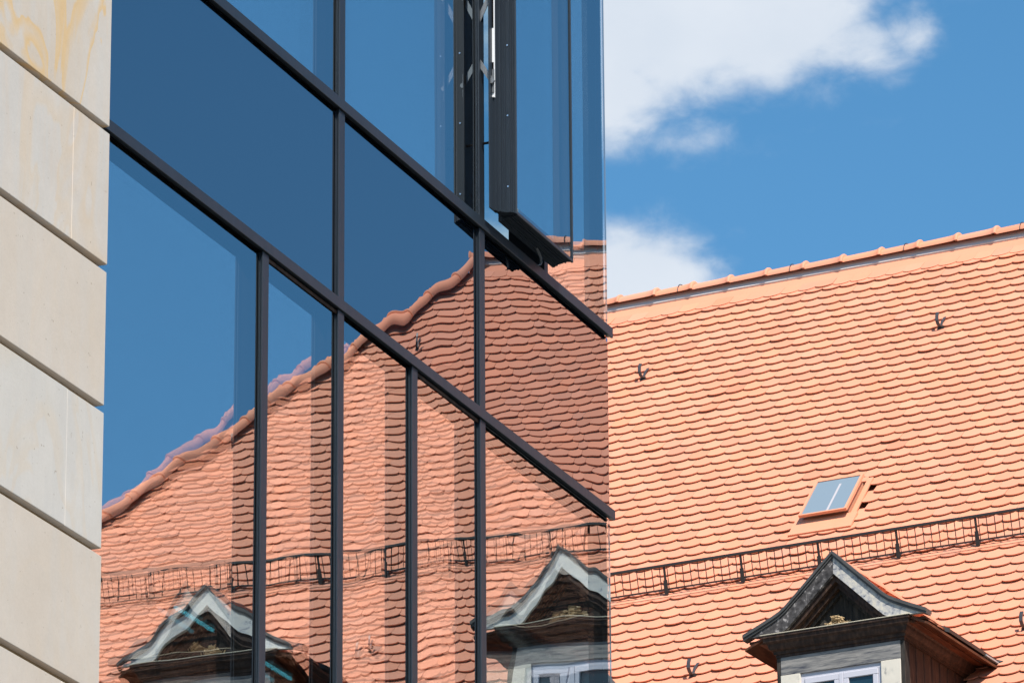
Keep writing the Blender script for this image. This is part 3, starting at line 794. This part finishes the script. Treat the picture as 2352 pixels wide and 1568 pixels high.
    MB().box(P(-.552, -.105, -.772), P(-.518, -.20, ZB)).build('corner_post', M_TYMP, dm)
    MB().box(P(.518, -.105, -.772), P(.552, -.20, ZB)).build('corner_post', M_TYMP, dm)
    MB().bevbox(P(-.518, -.100, -.772), P(.518, -.16, -.925), .003).build('lintel_board', M_WOOD_GREY, dm)
    MB().bevbox(P(-.518, -.094, -.925), P(-.350, -.16, ZB), .003).build('jamb_board', M_CREAM, dm)
    MB().bevbox(P(.350, -.094, -.925), P(.518, -.16, ZB), .003).build('jamb_board', M_CREAM, dm)
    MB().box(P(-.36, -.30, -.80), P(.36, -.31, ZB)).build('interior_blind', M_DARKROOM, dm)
    w = MB()
    w.box(P(-.350, -.118, -.925), P(.350, -.15, -.965)).box(P(-.350, -.118, -.965), P(-.318, -.15, ZB)).box(P(.318, -.118, -.965), P(.350, -.15, ZB))
    w.build('window_frame', M_WINFRAME, dm)
    for sg in (-1, 1):
        a, b = (.018, .316)
        w = MB(); zt = -.967
        w.bevbox(P(sg*a, -.108, zt), P(sg*b, -.14, zt-.05), .004).bevbox(P(sg*a, -.108, zt-.05), P(sg*(a+.045), -.14, ZB), .004).bevbox(P(sg*(b-.045), -.108, zt-.05), P(sg*b, -.14, ZB), .004)
        w.bevbox(P(sg*(a+.045), -.112, zt-.50), P(sg*(b-.045), -.138, zt-.53), .003)
        w.build('casement', M_WINFRAME, dm)
        MB().box(P(sg*(a+.045), -.126, zt-.05), P(sg*(b-.045), -.131, ZB)).build('window_pane', M_DORMGLASS, dm)
    MB().bevbox(P(-.018, -.104, -.967), P(.018, -.14, ZB), .003).build('window_mullion', M_WINFRAME, dm)
    # cheeks: upright planks with battens
    for sg in (-1, 1):
        for k in range(9):
            f = -.20-.16*k
            MB().bevbox(P(sg*.505, f, -.70), P(sg*.540, f-.150, -2.25+.0*k), .004).build('cheek_plank', M_WOOD_RUST if sg < 0 else M_WOOD_BROWN, dm)
        # eaves: soffit boards and fascia
        MB().bevbox(P(sg*.545, -.05, -.638), P(sg*.675, -1.55, -.662), .003).build('soffit_board', M_WOOD_RUST, dm)
        MB().bevbox(P(sg*.678, -.05, -.622), P(sg*.765, -1.55, -.645), .003).build('soffit_board', M_WOOD_RUST, dm)
    # valley flashing between dormer roof and main roof
    for sg in (-1, 1):
        v = []
        pts = [(x, (-(D_Z+pz(x)-.085))/math.tan(TH)) for x, _ in PROF]
        for x, out in pts:
            t = out/CT
            v += [RP(s0+sg*(x-.06), t+.05, .040), RP(s0+sg*(x+.035), t-.01, .034)]
        n = len(pts); v += [(a, b, c-.012) for a, b, c in v]
        fc = []
        for i in range(n-1):
            q = (2*i, 2*i+1, 2*i+3, 2*i+2); fc.append(q if sg < 0 else q[::-1]); fc.append((2*i+1, 2*i+3, 2*n+2*i+3, 2*n+2*i+1)); fc.append((2*i+2, 2*i, 2*n+2*i, 2*n+2*i+2))
        add_mesh('valley_flashing', v, fc, M_LEAD, dm)
        MB().add([P(sg*0.738, -.40, -.600), P(sg*0.792, -.46, -.622), P(sg*0.792, -1.66, -.622), P(sg*0.738, -1.60, -.600), P(sg*0.738, -.40, -.640), P(sg*0.792, -.46, -.655), P(sg*0.792, -1.66, -.655), P(sg*0.738, -1.60, -.640)],
                 [(0, 1, 2, 3), (4, 7, 6, 5), (0, 4, 5, 1), (1, 5, 6, 2), (2, 6, 7, 3), (3, 7, 4, 0)]).build('eaves_flashing', M_GUARD, dm)
        MB().add([P(sg*.66, -1.20, -.628), P(sg*.80, -1.20, -.640), P(sg*.80, -1.57, -.640), P(sg*.66, -1.57, -.628), P(sg*.66, -1.20, -.648), P(sg*.80, -1.20, -.655), P(sg*.80, -1.57, -.655), P(sg*.66, -1.57, -.648)],
                 [(0, 1, 2, 3), (4, 7, 6, 5), (0, 4, 5, 1), (1, 5, 6, 2), (2, 6, 7, 3), (3, 7, 4, 0)]).build('zinc_apron', M_ZINC, dm)
    return dm
for i, s in enumerate(DORMS):
    make_dormer(s, (M_WOOD_DARKGREY, M_WOOD_PALE) if i in (1,) else (M_WOOD_WHITE, M_WOOD_WHITE), i)
